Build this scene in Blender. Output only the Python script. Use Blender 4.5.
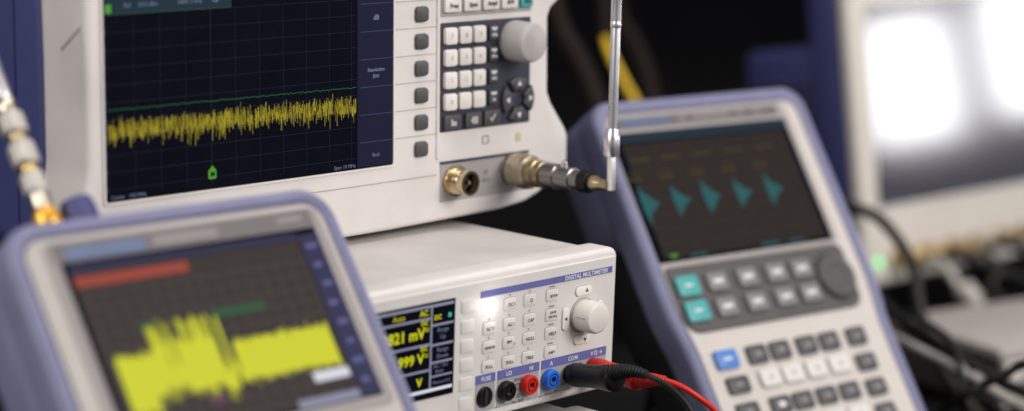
import bpy, bmesh, math, random
from mathutils import Matrix, Vector, noise
random.seed(7)
SC = bpy.context.scene
COL = SC.collection
for o in list(bpy.data.objects):
    bpy.data.objects.remove(o)

# ------------------------------------------------------------------ camera
FPX = 2200.0
YAW, PITCH, ROLL = map(math.radians, (45.3, 9.95, -0.70))
fwd = Vector((math.sin(YAW) * math.cos(PITCH), math.cos(YAW) * math.cos(PITCH), -math.sin(PITCH)))
rgt = Vector((math.cos(YAW), -math.sin(YAW), 0))
dwn = fwd.cross(rgt)
R_ = math.cos(ROLL) * rgt + math.sin(ROLL) * dwn
D_ = -math.sin(ROLL) * rgt + math.cos(ROLL) * dwn
CAM = Vector((-0.69092708, -0.82097307, 0.42634972))
cd = bpy.data.cameras.new('camera')
cam = bpy.data.objects.new('camera', cd)
COL.objects.link(cam)
cam.matrix_world = Matrix(((R_.x, -D_.x, -fwd.x, CAM.x), (R_.y, -D_.y, -fwd.y, CAM.y),
                           (R_.z, -D_.z, -fwd.z, CAM.z), (0, 0, 0, 1)))
cd.sensor_width = 36
cd.lens = FPX / 1024 * 36
cd.clip_start = 0.05
cd.clip_end = 50
cd.dof.use_dof = True
cd.dof.focus_distance = 1.230
cd.dof.aperture_fstop = 2.9
cd.dof.aperture_blades = 9
SC.camera = cam

# ------------------------------------------------------------------ world, lamps, exposure
W = bpy.data.worlds.new('World')
SC.world = W
W.use_nodes = True
W.node_tree.nodes['Background'].inputs[0].default_value = (0.95, 0.93, 1.0, 1)
W.node_tree.nodes['Background'].inputs[1].default_value = 0.22


def area(name, loc, target, sx, sy, power, col):
    l = bpy.data.lights.new(name, 'AREA')
    l.shape = 'RECTANGLE'
    l.size, l.size_y = sx, sy
    l.energy = power
    l.color = col
    o = bpy.data.objects.new(name, l)
    COL.objects.link(o)
    o.location = loc
    o.rotation_euler = (Vector(target) - Vector(loc)).to_track_quat('-Z', 'Y').to_euler()
    return o


area('ceiling_lamp', (-0.1, -0.35, 2.1), (0.1, 0.15, 0.1), 1.5, 0.9, 15.5, (1.0, 0.945, 0.91))
area('ceiling_lamp', (1.6, 0.2, 2.3), (1.0, 0.25, 0.1), 1.0, 0.8, 9, (1.0, 0.945, 0.91))
area('added_fill_lamp', (0.9, -2.2, 1.35), (0.3, 0.1, 0.15), 1.3, 0.9, 58, (1.0, 0.95, 0.92))  # unseen fill lamp, added to brighten the front panels
area('added_fill_lamp', (-2.1, 0.1, 1.3), (0.0, 0.1, 0.2), 1.2, 0.9, 26, (1.0, 0.95, 0.92))  # unseen fill lamp, added to lift the left sides of the instruments
area('window_light', (3.5, -1.665, 0.37), (1.0, 0.3, 0.2), 0.22, 0.30, 4.2, (0.97, 0.97, 1.0))
area('window_light', (3.5, -1.235, 0.38), (1.0, 0.3, 0.2), 0.28, 0.30, 5.0, (0.97, 0.97, 1.0))
SC.view_settings.view_transform = 'Standard'
SC.view_settings.look = 'None'
SC.view_settings.exposure = 0.0
SC.view_settings.gamma = 1.0
SC.render.engine = 'CYCLES'
SC.cycles.use_denoising = True
SC.cycles.max_bounces = 6


def ray(u, v):
    return fwd + R_ * ((u - 512) / FPX) + D_ * ((v - 205.5) / FPX)


def on_y(u, v, y):
    d = ray(u, v)
    return CAM + d * ((y - CAM.y) / d.y)


def at_depth(u, v, t):
    return CAM + ray(u, v) * t


def on_bench(u, v, up=0.004):
    d = ray(u, v)
    return CAM + d * ((-0.035 + up - CAM.z) / d.z)


def above_bench(pts, r):
    return [Vector((p[0], p[1], max(p[2], -0.035 + r + 0.0004))) for p in pts]


# ------------------------------------------------------------------ materials
def mat(name, col, rough=0.5, metal=0.0, spec=0.5, var=0.04, scale=60.0, bump=0.0, bscale=900.0, coat=0.0,
        smudge=0.0, emit=None, estr=0.0):
    m = bpy.data.materials.new(name)
    m.use_nodes = True
    nt = m.node_tree
    b = nt.nodes['Principled BSDF']
    b.inputs['Roughness'].default_value = rough
    b.inputs['Metallic'].default_value = metal
    b.inputs['Specular IOR Level'].default_value = spec
    b.inputs['Coat Weight'].default_value = coat
    tc = nt.nodes.new('ShaderNodeTexCoord')
    n = nt.nodes.new('ShaderNodeTexNoise')
    n.inputs['Scale'].default_value = scale
    n.inputs['Detail'].default_value = 5
    nt.links.new(tc.outputs['Object'], n.inputs['Vector'])
    cr = nt.nodes.new('ShaderNodeValToRGB')
    lo = tuple(max(0, c * (1 - var)) for c in col)
    hi = tuple(min(1, c * (1 + var)) for c in col)
    cr.color_ramp.elements[0].position = 0.3
    cr.color_ramp.elements[1].position = 0.7
    cr.color_ramp.elements[0].color = (*lo, 1)
    cr.color_ramp.elements[1].color = (*hi, 1)
    nt.links.new(n.outputs['Fac'], cr.inputs['Fac'])
    nt.links.new(cr.outputs['Color'], b.inputs['Base Color'])
    if smudge:
        n3 = nt.nodes.new('ShaderNodeTexNoise')
        n3.inputs['Scale'].default_value = 22
        n3.inputs['Detail'].default_value = 6
        nt.links.new(tc.outputs['Object'], n3.inputs['Vector'])
        mr = nt.nodes.new('ShaderNodeMapRange')
        mr.inputs['From Min'].default_value = 0.3
        mr.inputs['From Max'].default_value = 0.7
        mr.inputs['To Min'].default_value = max(0.02, rough - smudge)
        mr.inputs['To Max'].default_value = rough + smudge
        nt.links.new(n3.outputs['Fac'], mr.inputs['Value'])
        nt.links.new(mr.outputs['Result'], b.inputs['Roughness'])
    if bump:
        n2 = nt.nodes.new('ShaderNodeTexNoise')
        n2.inputs['Scale'].default_value = bscale
        n2.inputs['Detail'].default_value = 2
        nt.links.new(tc.outputs['Object'], n2.inputs['Vector'])
        bp = nt.nodes.new('ShaderNodeBump')
        bp.inputs['Strength'].default_value = bump
        bp.inputs['Distance'].default_value = 0.0006
        nt.links.new(n2.outputs['Fac'], bp.inputs['Height'])
        nt.links.new(bp.outputs['Normal'], b.inputs['Normal'])
    if emit:
        b.inputs['Emission Color'].default_value = (*emit, 1)
        b.inputs['Emission Strength'].default_value = estr
    return m


def glow(name, col, s=1.0):
    """lit pixels of a display"""
    return mat(name, (0.005, 0.005, 0.005), 0.4, spec=0.12, emit=col, estr=s)


def srgb(r, g, b):
    f = lambda c: (c / 255 / 12.92) if c <= 10 else ((c / 255 + 0.055) / 1.055) ** 2.4
    return (f(r), f(g), f(b))


M = {}
M['white'] = mat('off_white_plastic', (0.70, 0.665, 0.635), 0.42, bump=0.12, scale=32, var=0.05, smudge=0.06)
M['white2'] = mat('cream_plastic', (0.66, 0.62, 0.56), 0.45, bump=0.12, var=0.03, smudge=0.06)
M['panel'] = mat('front_panel_plastic', (0.645, 0.625, 0.592), 0.45, bump=0.06, scale=40, var=0.045, smudge=0.06)
M['painted'] = mat('painted_sheet_metal', (0.50, 0.475, 0.45), 0.5, bump=0.35, bscale=1400, scale=28, var=0.08, smudge=0.08)
M['key_white'] = mat('white_key_rubber', (0.74, 0.71, 0.66), 0.5, var=0.03)
M['key_panel'] = mat('light_key_rubber', (0.655, 0.635, 0.602), 0.5, var=0.03)
M['jackgrey'] = mat('jack_field_grey', (0.36, 0.355, 0.36), 0.5, var=0.03)
M['stripe'] = mat('slate_blue_print', (0.115, 0.125, 0.34), 0.5, var=0.05)
M['print'] = mat('dark_print', (0.03, 0.03, 0.035), 0.6, var=0.05)
M['print_grey'] = mat('grey_print', (0.22, 0.21, 0.21), 0.6, var=0.05)
M['print_soft'] = mat('soft_grey_print', (0.40, 0.385, 0.37), 0.6, var=0.05)
M['print_white'] = mat('white_print', (0.68, 0.68, 0.72), 0.6, var=0.03)
M['line'] = mat('groove_grey', (0.34, 0.32, 0.30), 0.6, var=0.05)
M['softline'] = mat('moulded_groove', (0.50, 0.47, 0.45), 0.5, var=0.04)
M['keyline'] = mat('shallow_groove', (0.40, 0.375, 0.345), 0.6, var=0.05)
M['keypad_navy'] = mat('dark_navy_keypad', (0.030, 0.032, 0.055), 0.45, var=0.1)
M['key_dark'] = mat('charcoal_key_rubber', (0.055, 0.055, 0.058), 0.5, var=0.08)
M['key_grey'] = mat('grey_key_rubber', (0.065, 0.064, 0.064), 0.5, var=0.06)
M['key_mid'] = mat('mid_grey_key', (0.20, 0.195, 0.19), 0.5, var=0.05)
M['key_teal'] = mat('teal_key_rubber', (0.06, 0.36, 0.35), 0.45, var=0.06)
M['key_blue'] = mat('blue_key_rubber', (0.06, 0.20, 0.55), 0.45, var=0.06)
M['knob'] = mat('pale_knob_plastic', (0.68, 0.65, 0.60), 0.4, var=0.02, smudge=0.05)
M['knob_grey'] = mat('grey_knob_plastic', (0.44, 0.42, 0.41), 0.45, var=0.03)
M['con_grey'] = mat('connector_field_grey', (0.34, 0.325, 0.32), 0.5, var=0.03)
M['blue_case'] = mat('blue_case_plastic', (0.050, 0.060, 0.185), 0.5, var=0.06, bump=0.15)
M['blue_dark'] = mat('deep_blue_case', (0.040, 0.046, 0.15), 0.5, var=0.08, bump=0.15)
M['bumper'] = mat('lavender_blue_bumper', (0.20, 0.204, 0.325), 0.55, var=0.06, bump=0.25, smudge=0.08)
M['dark_body'] = mat('black_rubber_body', (0.018, 0.018, 0.020), 0.6, var=0.1, bump=0.2)
M['black'] = mat('black_plastic', (0.006, 0.006, 0.0065), 0.36, spec=0.28, var=0.15, bump=0.15, smudge=0.08)
M['black_soft'] = mat('black_rubber', (0.007, 0.007, 0.0075), 0.48, spec=0.25, var=0.15, bump=0.2)
M['red'] = mat('red_plastic', (0.56, 0.022, 0.013), 0.38, spec=0.3, var=0.06)
M['blue_jack'] = mat('bright_blue_plastic', (0.022, 0.14, 0.62), 0.38, spec=0.3, var=0.06)
M['gold'] = mat('worn_gold', (0.62, 0.46, 0.20), 0.28, metal=1, var=0.15, scale=200, smudge=0.1)
M['nickel'] = mat('brushed_nickel', (0.62, 0.56, 0.46), 0.26, metal=1, var=0.1, scale=200, smudge=0.1)
M['bronze'] = mat('dull_bronze', (0.40, 0.29, 0.15), 0.5, metal=0.7, var=0.15, scale=200)
M['oldbrass'] = mat('tarnished_brass', (0.42, 0.34, 0.21), 0.36, metal=1, var=0.2, scale=200, smudge=0.1)
M['brass_nickel'] = mat('warm_nickel', (0.64, 0.53, 0.34), 0.25, metal=1, var=0.15, scale=200, smudge=0.1)
M['oldnickel'] = mat('tarnished_nickel', (0.50, 0.44, 0.34), 0.34, metal=1, var=0.2, scale=200, smudge=0.1)
M['chrome'] = mat('chrome', (0.84, 0.82, 0.83), 0.28, metal=1, var=0.04, smudge=0.07)
M['gun'] = mat('gunmetal', (0.30, 0.29, 0.28), 0.35, metal=1, var=0.15)
M['glass'] = mat('dark_display_glass', (0.003, 0.003, 0.006), 0.25, spec=0.06, var=0.2, emit=(0.002, 0.003, 0.010), estr=0.3, smudge=0.05)
M['glass_big'] = mat('glossy_display_glass', (0.006, 0.006, 0.009), 0.10, spec=0.8, var=0.2, emit=(0.10, 0.07, 0.12), estr=0.2)
M['glass_warm'] = mat('display_glass_painted_haze', (0.01, 0.009, 0.009), 0.40, spec=0.10, var=0.1, emit=(0.055, 0.042, 0.040), estr=0.55)  # brown-grey emission puts the milky ceiling reflection into the display glass
M['glass_warm2'] = mat('display_glass_painted_haze_dim', (0.008, 0.007, 0.007), 0.40, spec=0.06, var=0.1, emit=(0.042, 0.030, 0.026), estr=0.45)  # same reflected haze as a dimmer glow, for the right handheld
M['header'] = mat('grey_header_strip', (0.13, 0.12, 0.12), 0.45, var=0.04)
M['inset'] = mat('warm_grey_inset', (0.26, 0.24, 0.235), 0.5, var=0.04)
M['inset2'] = mat('beige_grey_inset', (0.36, 0.335, 0.32), 0.5, var=0.04)
M['face_grey'] = mat('beige_grey_face', (0.42, 0.39, 0.365), 0.48, var=0.03, bump=0.1)
M['patch'] = mat('grey_header_print', (0.22, 0.20, 0.195), 0.5)
M['emblem'] = mat('steel_blue_emblem', (0.10, 0.14, 0.25), 0.5, var=0.06)
M['keyfield'] = mat('dark_grey_keyfield', (0.075, 0.071, 0.07), 0.45, var=0.06)
M['face'] = mat('warm_white_face', (0.56, 0.525, 0.485), 0.48, var=0.03, bump=0.1)
M['yellow_cable'] = mat('yellow_cable', (0.75, 0.50, 0.02), 0.4, var=0.08)
M['brown_cable'] = mat('brown_cable', (0.016, 0.011, 0.009), 0.6, spec=0.08, var=0.1)
M['dark_cable'] = mat('dark_cable', (0.010, 0.010, 0.010), 0.5, spec=0.25, var=0.1)
M['olive_cable'] = mat('dark_olive_cable', (0.026, 0.027, 0.021), 0.5, spec=0.25, var=0.1)
M['silver_braid'] = mat('pale_braided_cable', (0.50, 0.48, 0.43), 0.45, metal=0.4, var=0.15, scale=500)
M['boxtop'] = mat('grey_box_lid', (0.44, 0.405, 0.38), 0.5, var=0.06, bump=0.1)
M['boxside'] = mat('taupe_box_side', (0.085, 0.072, 0.068), 0.6, var=0.08)
M['g_yellow'] = glow('yellow_trace_light', srgb(186, 170, 44), 0.9)
M['g_yellow2'] = glow('bright_yellow_trace_light', srgb(212, 214, 48), 0.92)
M['g_green'] = glow('green_trace_light', srgb(26, 104, 60), 0.75)
M['g_green2'] = glow('green_marker_light', srgb(84, 160, 50), 0.8)
M['g_grid'] = glow('dim_grid_light', srgb(30, 37, 54), 0.75)
M['g_navy'] = glow('navy_menu_light', srgb(20, 23, 56), 0.7)
M['g_menuline'] = glow('menu_line_light', srgb(64, 76, 124), 0.8)
M['g_text'] = glow('pale_text_light', srgb(130, 142, 172), 0.7)
M['g_banner'] = glow('teal_banner_light', srgb(22, 48, 62), 0.8)
M['g_sky'] = glow('sky_banner_light', srgb(80, 130, 170), 0.8)
M['g_lime'] = glow('yellow_digit_light', srgb(215, 215, 20), 0.9)
M['g_bar'] = glow('lilac_bar_light', srgb(150, 152, 175), 0.8)
M['g_barw'] = glow('pale_bar_light', srgb(225, 225, 235), 0.9)
M['g_white'] = glow('white_lamp_light', (1.0, 0.99, 0.96), 2.6)
M['g_halo'] = mat('painted_key_halo', (0.66, 0.63, 0.6), 0.5, emit=(1.0, 0.98, 0.94), estr=0.35)  # self-lit panel colour imitating the spill of light round the lit key
M['g_teal'] = glow('teal_burst_light', srgb(42, 106, 110), 0.72)
M['g_teal2'] = glow('teal_text_light', srgb(70, 190, 170), 0.8)
M['g_olive'] = glow('olive_trace_light', srgb(78, 70, 28), 0.7)
M['g_red'] = glow('red_bar_light', srgb(170, 74, 60), 0.78)
M['g_gridw'] = glow('warm_grid_light', srgb(96, 86, 84), 0.5)
M['g_purple'] = glow('violet_menu_light', srgb(48, 48, 78), 0.8)
M['g_menu'] = glow('dark_violet_menu_light', srgb(52, 52, 88), 0.8)
M['g_purplek'] = glow('violet_menu_key_light', srgb(104, 106, 156), 0.8)
M['g_dimgreen'] = glow('dim_green_text_light', srgb(48, 92, 58), 0.8)
M['g_led'] = glow('green_led_light', (0.10, 0.95, 0.25), 2.2)
M['g_pink'] = glow('magenta_marker_light', srgb(120, 78, 108), 0.6)


# ------------------------------------------------------------------ mesh helpers
def rbox(x0, x1, y0, y1, z0, z1, bev=0.0, seg=2, bm=None):
    b = bmesh.new()
    bmesh.ops.create_cube(b, size=1.0)
    for v in b.verts:
        v.co = Vector(((x0 + x1) / 2 + v.co.x * (x1 - x0), (y0 + y1) / 2 + v.co.y * (y1 - y0), (z0 + z1) / 2 + v.co.z * (z1 - z0)))
    if bev:
        bmesh.ops.bevel(b, geom=list(b.edges), offset=bev, segments=seg, affect='EDGES', profile=0.5)
    return merge(bm, b)


def merge(bm, b):
    if bm is None:
        return b
    me = bpy.data.meshes.new('tmp')
    b.to_mesh(me)
    b.free()
    bm.from_mesh(me)
    bpy.data.meshes.remove(me)
    return bm


def rrect(x0, x1, z0, z1, r, n=6):
    """rounded rectangle outline, counter-clockwise seen from the front (-Y)"""
    rs = r if isinstance(r, (list, tuple)) else (r,) * 4
    pts = []
    for (cx, cz, a0, rr) in ((x1, z0, -90, rs[0]), (x1, z1, 0, rs[1]), (x0, z1, 90, rs[2]), (x0, z0, 180, rs[3])):
        sx = -1 if cx == x1 else 1
        sz = 1 if cz == z0 else -1
        for i in range(n + 1):
            a = math.radians(a0 + 90 * i / n)
            pts.append((cx + sx * rr + rr * math.cos(a), cz + sz * rr + rr * math.sin(a)))
    return pts


def prism(poly, y0, y1, bev=0.0, seg=2, bm=None, back_bev=True):
    b = bmesh.new()
    vs = [b.verts.new((x, y0, z)) for x, z in poly]
    f = b.faces.new(vs)
    r = bmesh.ops.extrude_face_region(b, geom=[f])
    for v in [g for g in r['geom'] if isinstance(g, bmesh.types.BMVert)]:
        v.co.y = y1
    bmesh.ops.recalc_face_normals(b, faces=list(b.faces))
    if bev:
        es = [e for e in b.edges if abs(e.verts[0].co.y - e.verts[1].co.y) < 1e-9 and (back_bev or abs(e.verts[0].co.y - y0) < 1e-9)]
        bmesh.ops.bevel(b, geom=es, offset=bev, segments=seg, affect='EDGES', profile=0.5)
    return merge(bm, b)


def ring(outer, inner, y0, y1, bm=None, bev=0.0):
    """frame between two outlines with the same number of points"""
    b = bmesh.new()
    n = len(outer)
    V = [[b.verts.new((x, y, z)) for x, z in p] for p, y in ((outer, y0), (inner, y0), (outer, y1), (inner, y1))]
    for i in range(n):
        j = (i + 1) % n
        b.faces.new((V[0][i], V[0][j], V[1][j], V[1][i]))
        b.faces.new((V[2][i], V[3][i], V[3][j], V[2][j]))
        b.faces.new((V[0][i], V[2][i], V[2][j], V[0][j]))
        b.faces.new((V[1][i], V[1][j], V[3][j], V[3][i]))
    bmesh.ops.recalc_face_normals(b, faces=list(b.faces))
    if bev:
        es = [e for e in b.edges if all(abs(v.co.y - y0) < 1e-9 for v in e.verts)
              and ((e.verts[0] in V[0] and e.verts[1] in V[0]) or (e.verts[0] in V[1] and e.verts[1] in V[1]))]
        bmesh.ops.bevel(b, geom=es, offset=bev, segments=3, affect='EDGES', profile=0.5)
    return merge(bm, b)


def lathe(prof, mtx=None, n=28, bm=None, ribs=0, ribdepth=0.0):
    """prof: (distance along -Y, radius) from base outward; closed at ends. Axis -Y."""
    b = bmesh.new()
    rows = []
    for k, pr in enumerate(prof):
        d, r = pr[0], pr[1]
        rb = len(pr) > 2 and pr[2]
        if r < 1e-7:
            rows.append([b.verts.new((0, -d, 0))])
            continue
        row = []
        for i in range(n):
            a = 2 * math.pi * i / n
            rr = r * (1 - (ribdepth if (rb and i % 2) else 0))
            row.append(b.verts.new((rr * math.cos(a), -d, rr * math.sin(a))))
        rows.append(row)
    for a, c in zip(rows, rows[1:]):
        for i in range(n):
            j = (i + 1) % n
            if len(a) == 1 and len(c) == 1:
                continue
            if len(a) == 1:
                b.faces.new((a[0], c[j], c[i]))
            elif len(c) == 1:
                b.faces.new((a[i], a[j], c[0]))
            else:
                b.faces.new((a[i], a[j], c[j], c[i]))
    for row, fl in ((rows[0], 1), (rows[-1], 0)):
        if len(row) > 1:
            b.faces.new(row if fl else row[::-1])
    bmesh.ops.recalc_face_normals(b, faces=list(b.faces))
    if mtx is not None:
        b.transform(mtx)
    return merge(bm, b)


def spline(pts, k=10):
    P = [Vector(p) for p in pts]
    P = [2 * P[0] - P[1]] + P + [2 * P[-1] - P[-2]]
    out = []
    for i in range(1, len(P) - 2):
        for s in range(k):
            t = s / k
            a, b, c, d = P[i - 1], P[i], P[i + 1], P[i + 2]
            out.append(0.5 * ((2 * b) + (c - a) * t + (2 * a - 5 * b + 4 * c - d) * t * t + (3 * b - a - 3 * c + d) * t ** 3))
    out.append(P[-2])
    return out


def tube(pts, rad, n=12, k=10, bm=None, smooth=True):
    """sweep; rad a number or a function of 0..1"""
    path = spline(pts, k) if smooth else [Vector(p) for p in pts]
    b = bmesh.new()
    up = Vector((0.123, 0.3, 0.95)).normalized()
    rows = []
    L = len(path)
    for i, p in enumerate(path):
        t = (path[min(i + 1, L - 1)] - path[max(i - 1, 0)]).normalized()
        s = t.cross(up).normalized()
        w = s.cross(t)
        r = rad(i / (L - 1)) if callable(rad) else rad
        rows.append([b.verts.new(p + r * (math.cos(2 * math.pi * q / n) * s + math.sin(2 * math.pi * q / n) * w)) for q in range(n)])
    for a, c in zip(rows, rows[1:]):
        for i in range(n):
            j = (i + 1) % n
            b.faces.new((a[i], a[j], c[j], c[i]))
    b.faces.new(rows[0])
    b.faces.new(rows[-1][::-1])
    bmesh.ops.recalc_face_normals(b, faces=list(b.faces))
    return merge(bm, b)


def quads(rects, y):
    b = bmesh.new()
    for x0, x1, z0, z1 in rects:
        b.faces.new([b.verts.new((x, y, z)) for x, z in ((x0, z0), (x1, z0), (x1, z1), (x0, z1))])
    return b


def polys(ps, y):
    b = bmesh.new()
    for p in ps:
        b.faces.new([b.verts.new((x, y, z)) for x, z in p])
    return b


_tc = {}


def text_bm(s, size, y, x, z, align='CENTER', sx=1.0, bold=0.0):
    """lettering standing in the XZ plane, facing -Y"""
    cu = bpy.data.curves.new('lettering', 'FONT')
    cu.body = s
    cu.size = size
    cu.align_x = align
    cu.align_y = 'CENTER'
    cu.resolution_u = 2
    cu.offset = bold
    o = bpy.data.objects.new('lettering', cu)
    COL.objects.link(o)
    dg = bpy.context.evaluated_depsgraph_get()
    me = bpy.data.meshes.new_from_object(o.evaluated_get(dg))
    bpy.data.objects.remove(o)
    bpy.data.curves.remove(cu)
    b = bmesh.new()
    b.from_mesh(me)
    bpy.data.meshes.remove(me)
    b.transform(Matrix(((sx, 0, 0, x), (0, 0, -1, y), (0, 1, 0, z), (0, 0, 0, 1))))
    return b


def to_mesh(name, bm, m, smooth=None):
    me = bpy.data.meshes.new(name)
    bm.normal_update()
    ang = math.radians(32 if smooth is None else smooth)
    for f in bm.faces:
        f.smooth = True
    for e in bm.edges:
        if len(e.link_faces) == 2:
            e.smooth = e.calc_face_angle(0) < ang
    bm.to_mesh(me)
    bm.free()
    me.materials.append(m if not isinstance(m, str) else M[m])
    return me


def obj(name, bm, m, parent=None, label=None, smooth=None, kind=None):
    me = bm if isinstance(bm, bpy.types.Mesh) else to_mesh(name, bm, m, smooth)
    o = bpy.data.objects.new(name, me)
    COL.objects.link(o)
    if parent is not None:
        o.parent = parent
    if label:
        o['label'] = label
    if kind:
        o['kind'] = kind
    return o


def thing(name, label, cat, mtx, group=None):
    o = bpy.data.objects.new(name, None)
    o.empty_display_size = 0.02
    COL.objects.link(o)
    o.matrix_world = mtx if isinstance(mtx, Matrix) else Matrix.Translation(mtx)
    o['label'] = label
    o['category'] = cat
    if group:
        o['group'] = group
    return o


def tag(o, label, cat, group=None):
    o['label'] = label
    o['category'] = cat
    if group:
        o['group'] = group
    return o


def frame(yawd, lean, O):
    c, s = math.cos(math.radians(yawd)), math.sin(math.radians(yawd))
    u = Vector((c, s, 0))
    b = Vector((-s, c, 0))
    w = math.cos(math.radians(lean)) * Vector((0, 0, 1)) + math.sin(math.radians(lean)) * b
    n = u.cross(w)
    return Matrix(((u.x, -n.x, w.x, O[0]), (u.y, -n.y, w.y, O[1]), (u.z, -n.z, w.z, O[2]), (0, 0, 0, 1)))


mm = 0.001
T = -0.035          # bench top height

# ------------------------------------------------------------------ the setting
b = rbox(-2.5, 4.0, -1.6, 2.2, T - 0.04, T, 0.004)
s = obj('bench_top', b, mat('black_bench_laminate', (0.006, 0.0058, 0.006), 0.5, spec=0.25, var=0.25, scale=15, bump=0.1))
s['kind'] = 'structure'
b = rbox(-2.5, 5.0, 2.3, 2.36, -1.0, 2.4)
s = obj('wall', b, mat('dark_wall_paint', (0.0025, 0.0025, 0.004), 0.8, spec=0.1, var=0.2, scale=8, bump=0.2))
s['kind'] = 'structure'

# ------------------------------------------------------------------ instrument under the multimeter
ps = thing('bench_instrument', 'white bench instrument lying under the digital multimeter, only its rounded top corner showing', 'instrument', (0.0, 0.0, T))
H0 = 0.0975 - T
obj('case', prism(rrect(0.004, 0.207, 0.012, H0 - 0.004, 0.006), 0.012, 0.270, 0.001), 'painted', ps)
obj('front_bezel', prism(rrect(0.0, 0.211, 0.010, H0, (0.004, 0.012, 0.012, 0.004)), -0.012, 0.0118, 0.004, 3), 'white', ps)
obj('front_panel', rbox(0.008, 0.203, -0.0135, -0.0119, 0.018, H0 - 0.010, 0.0006), 'jackgrey', ps)
for fx in (0.02, 0.19):
    for fy in (0.03, 0.25):
        obj('foot', lathe([(0, 0.007), (0.0118, 0.008)], Matrix.Translation((fx, fy, 0)) @ Matrix.Rotation(-math.pi / 2, 4, 'X') , 14), 'black_soft', ps)

# ------------------------------------------------------------------ digital multimeter
ZB = 0.103
mmr = thing('digital_multimeter', 'cream digital multimeter with small yellow-digit display, round knob and coloured jacks', 'multimeter', (0, 0.0028, ZB))
SH = 0.030


def mz(z):          # world mm height -> local m
    return z * mm - ZB


def mobj(name, bm, m, parent=None, **k):
    for v in bm.verts:
        v.co.y += (0.085 - v.co.z) * SH
    return obj(name, bm, m, parent if parent is not None else mmr, **k)


# sheet metal case behind, moulded front frame
mobj('case', prism(rrect(0.004, 0.2215, 0.004, 0.0828, 0.003), 0.018, 0.275, 0.0012), 'painted')
out = rrect(0.0, 0.2262, 0.002, 0.0848, (0.010, 0.006, 0.006, 0.010), 6)
mobj('front_bezel', prism(out, -0.002, 0.0182, 0.0030, 4), 'white')
mobj('front_panel', prism(rrect(0.006, 0.2232, 0.0075, 0.0800, 0.002, 3), -0.0032, -0.0018, 0.0005, 1), 'panel')
yp = -0.0032
for fx in (0.02, 0.195):
    for fy in (0.03, 0.24):
        mobj('foot', lathe([(0, 0.006), (0.0095, 0.007)], Matrix.Translation((fx, fy, -0.0055)) @ Matrix.Rotation(-math.pi / 2, 4, 'X'), 14), 'black_soft')
# header strip
st = mobj('header_strip', rbox(0.1158, 0.2200, yp - 0.0004, yp + 0.0003, mz(173.8), mz(177.4)), 'stripe')
mobj('lettering', text_bm('DIGITAL MULTIMETER', 0.0035, yp - 0.0006, 0.2160, mz(175.5), 'RIGHT', 1.02, 0.00008), 'print_white', st)
# display
dsp = mobj('display', rbox(0.0195, 0.0970, yp - 0.0005, yp + 0.001, mz(124.8), mz(177.0), 0.0003, 1), 'glass')
yd = yp - 0.0007
mobj('display_bar', quads([(0.021, 0.0955, mz(174.3), mz(175.8)), (0.021, 0.0785, mz(168.0), mz(169.2)), (0.021, 0.0785, mz(154.0), mz(155.2)),
                          (0.021, 0.0785, mz(140.0), mz(141.2)), (0.0788, 0.0800, mz(129), mz(175.8)),
                          (0.0800, 0.0955, mz(163.8), mz(165.0)), (0.0800, 0.0955, mz(153.0), mz(154.2)),
                          (0.0800, 0.0955, mz(143.5), mz(144.6)), (0.0800, 0.0955, mz(136.0), mz(137.0))], yd), 'g_bar', dsp)
mobj('status_bar', quads([(0.021, 0.0955, mz(128.5), mz(130.3))], yd), 'g_barw', dsp)
t = text_bm('0.0821 mV', 0.0082, yd, 0.0748, mz(161.0), 'RIGHT', 1.0, 0.00022)
merge(t, text_bm('=', 0.006, yd, 0.0782, mz(162.5), 'RIGHT'))
mobj('reading', t, 'g_lime', dsp)
t = text_bm('11.999 V', 0.0076, yd, 0.0745, mz(147.4), 'RIGHT', 1.0, 0.0002)
merge(t, text_bm('=', 0.0055, yd, 0.0778, mz(148.5), 'RIGHT'))
mobj('reading', t, 'g_lime', dsp)
t = text_bm('DC V', 0.0042, yd, 0.034, mz(171.5), 'LEFT')
merge(t, text_bm('Auto', 0.0042, yd, 0.052, mz(171.5), 'LEFT'))
merge(t, text_bm('AC', 0.0044, yd, 0.077, mz(171.8), 'RIGHT', 1, 0.0001))
merge(t, text_bm('DC', 0.0034, yd, 0.077, mz(166.4), 'RIGHT', 1, 0.0001))
merge(t, text_bm('DC', 0.0034, yd, 0.077, mz(152.6), 'RIGHT', 1, 0.0001))
merge(t, text_bm('V', 0.0062, yd, 0.0735, mz(134.6), 'RIGHT', 1, 0.0002))
merge(t, text_bm('DC', 0.0035, yd, 0.0815, mz(168.3), 'LEFT', 1, 0.0001))
mobj('annunciator', t, 'g_lime', dsp)
t = text_bm('Range', 0.0034, yd, 0.088, mz(161.3))
merge(t, text_bm('Up', 0.0034, yd, 0.088, mz(157.5)))
merge(t, text_bm('Range', 0.0034, yd, 0.088, mz(150.5)))
merge(t, text_bm('Down', 0.0034, yd, 0.088, mz(147.0)))
merge(t, text_bm('AC / DC', 0.003, yd, 0.087, mz(141.9)))
merge(t, text_bm('Auto', 0.0030, yd, 0.086, mz(139)))
merge(t, text_bm('Measure DC', 0.0025, yd, 0.0878, mz(133)))
mobj('menu_text', t, 'g_text', dsp)
mobj('network_icon', quads([(0.0915, 0.0938, mz(167.3), mz(169.8))], yd), 'g_teal2', dsp)
# keys
KX, KZ = (122.6, 138.0, 153.4, 171.0), (167.6, 156.4, 146.0, 135.2)
key_me = None
LEG = (('DC V', 'DC I', '\u03a9', 'SETUP'), ('AC V', 'AC I', 'CAP', 'SAVE'), ('SENSOR', '', 'NULL', 'HELP'), ('FULL', 'PULL', 'TRIG', 'SHIFT'))


def key_at(x, z, w, h, dpt, m, parent=mmr, y=yp, bev=0.0008):
    return obj('key', rbox(x - w / 2, x + w / 2, y - dpt, y + 0.0004, z - h / 2, z + h / 2, bev, 2), m, parent)


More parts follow.
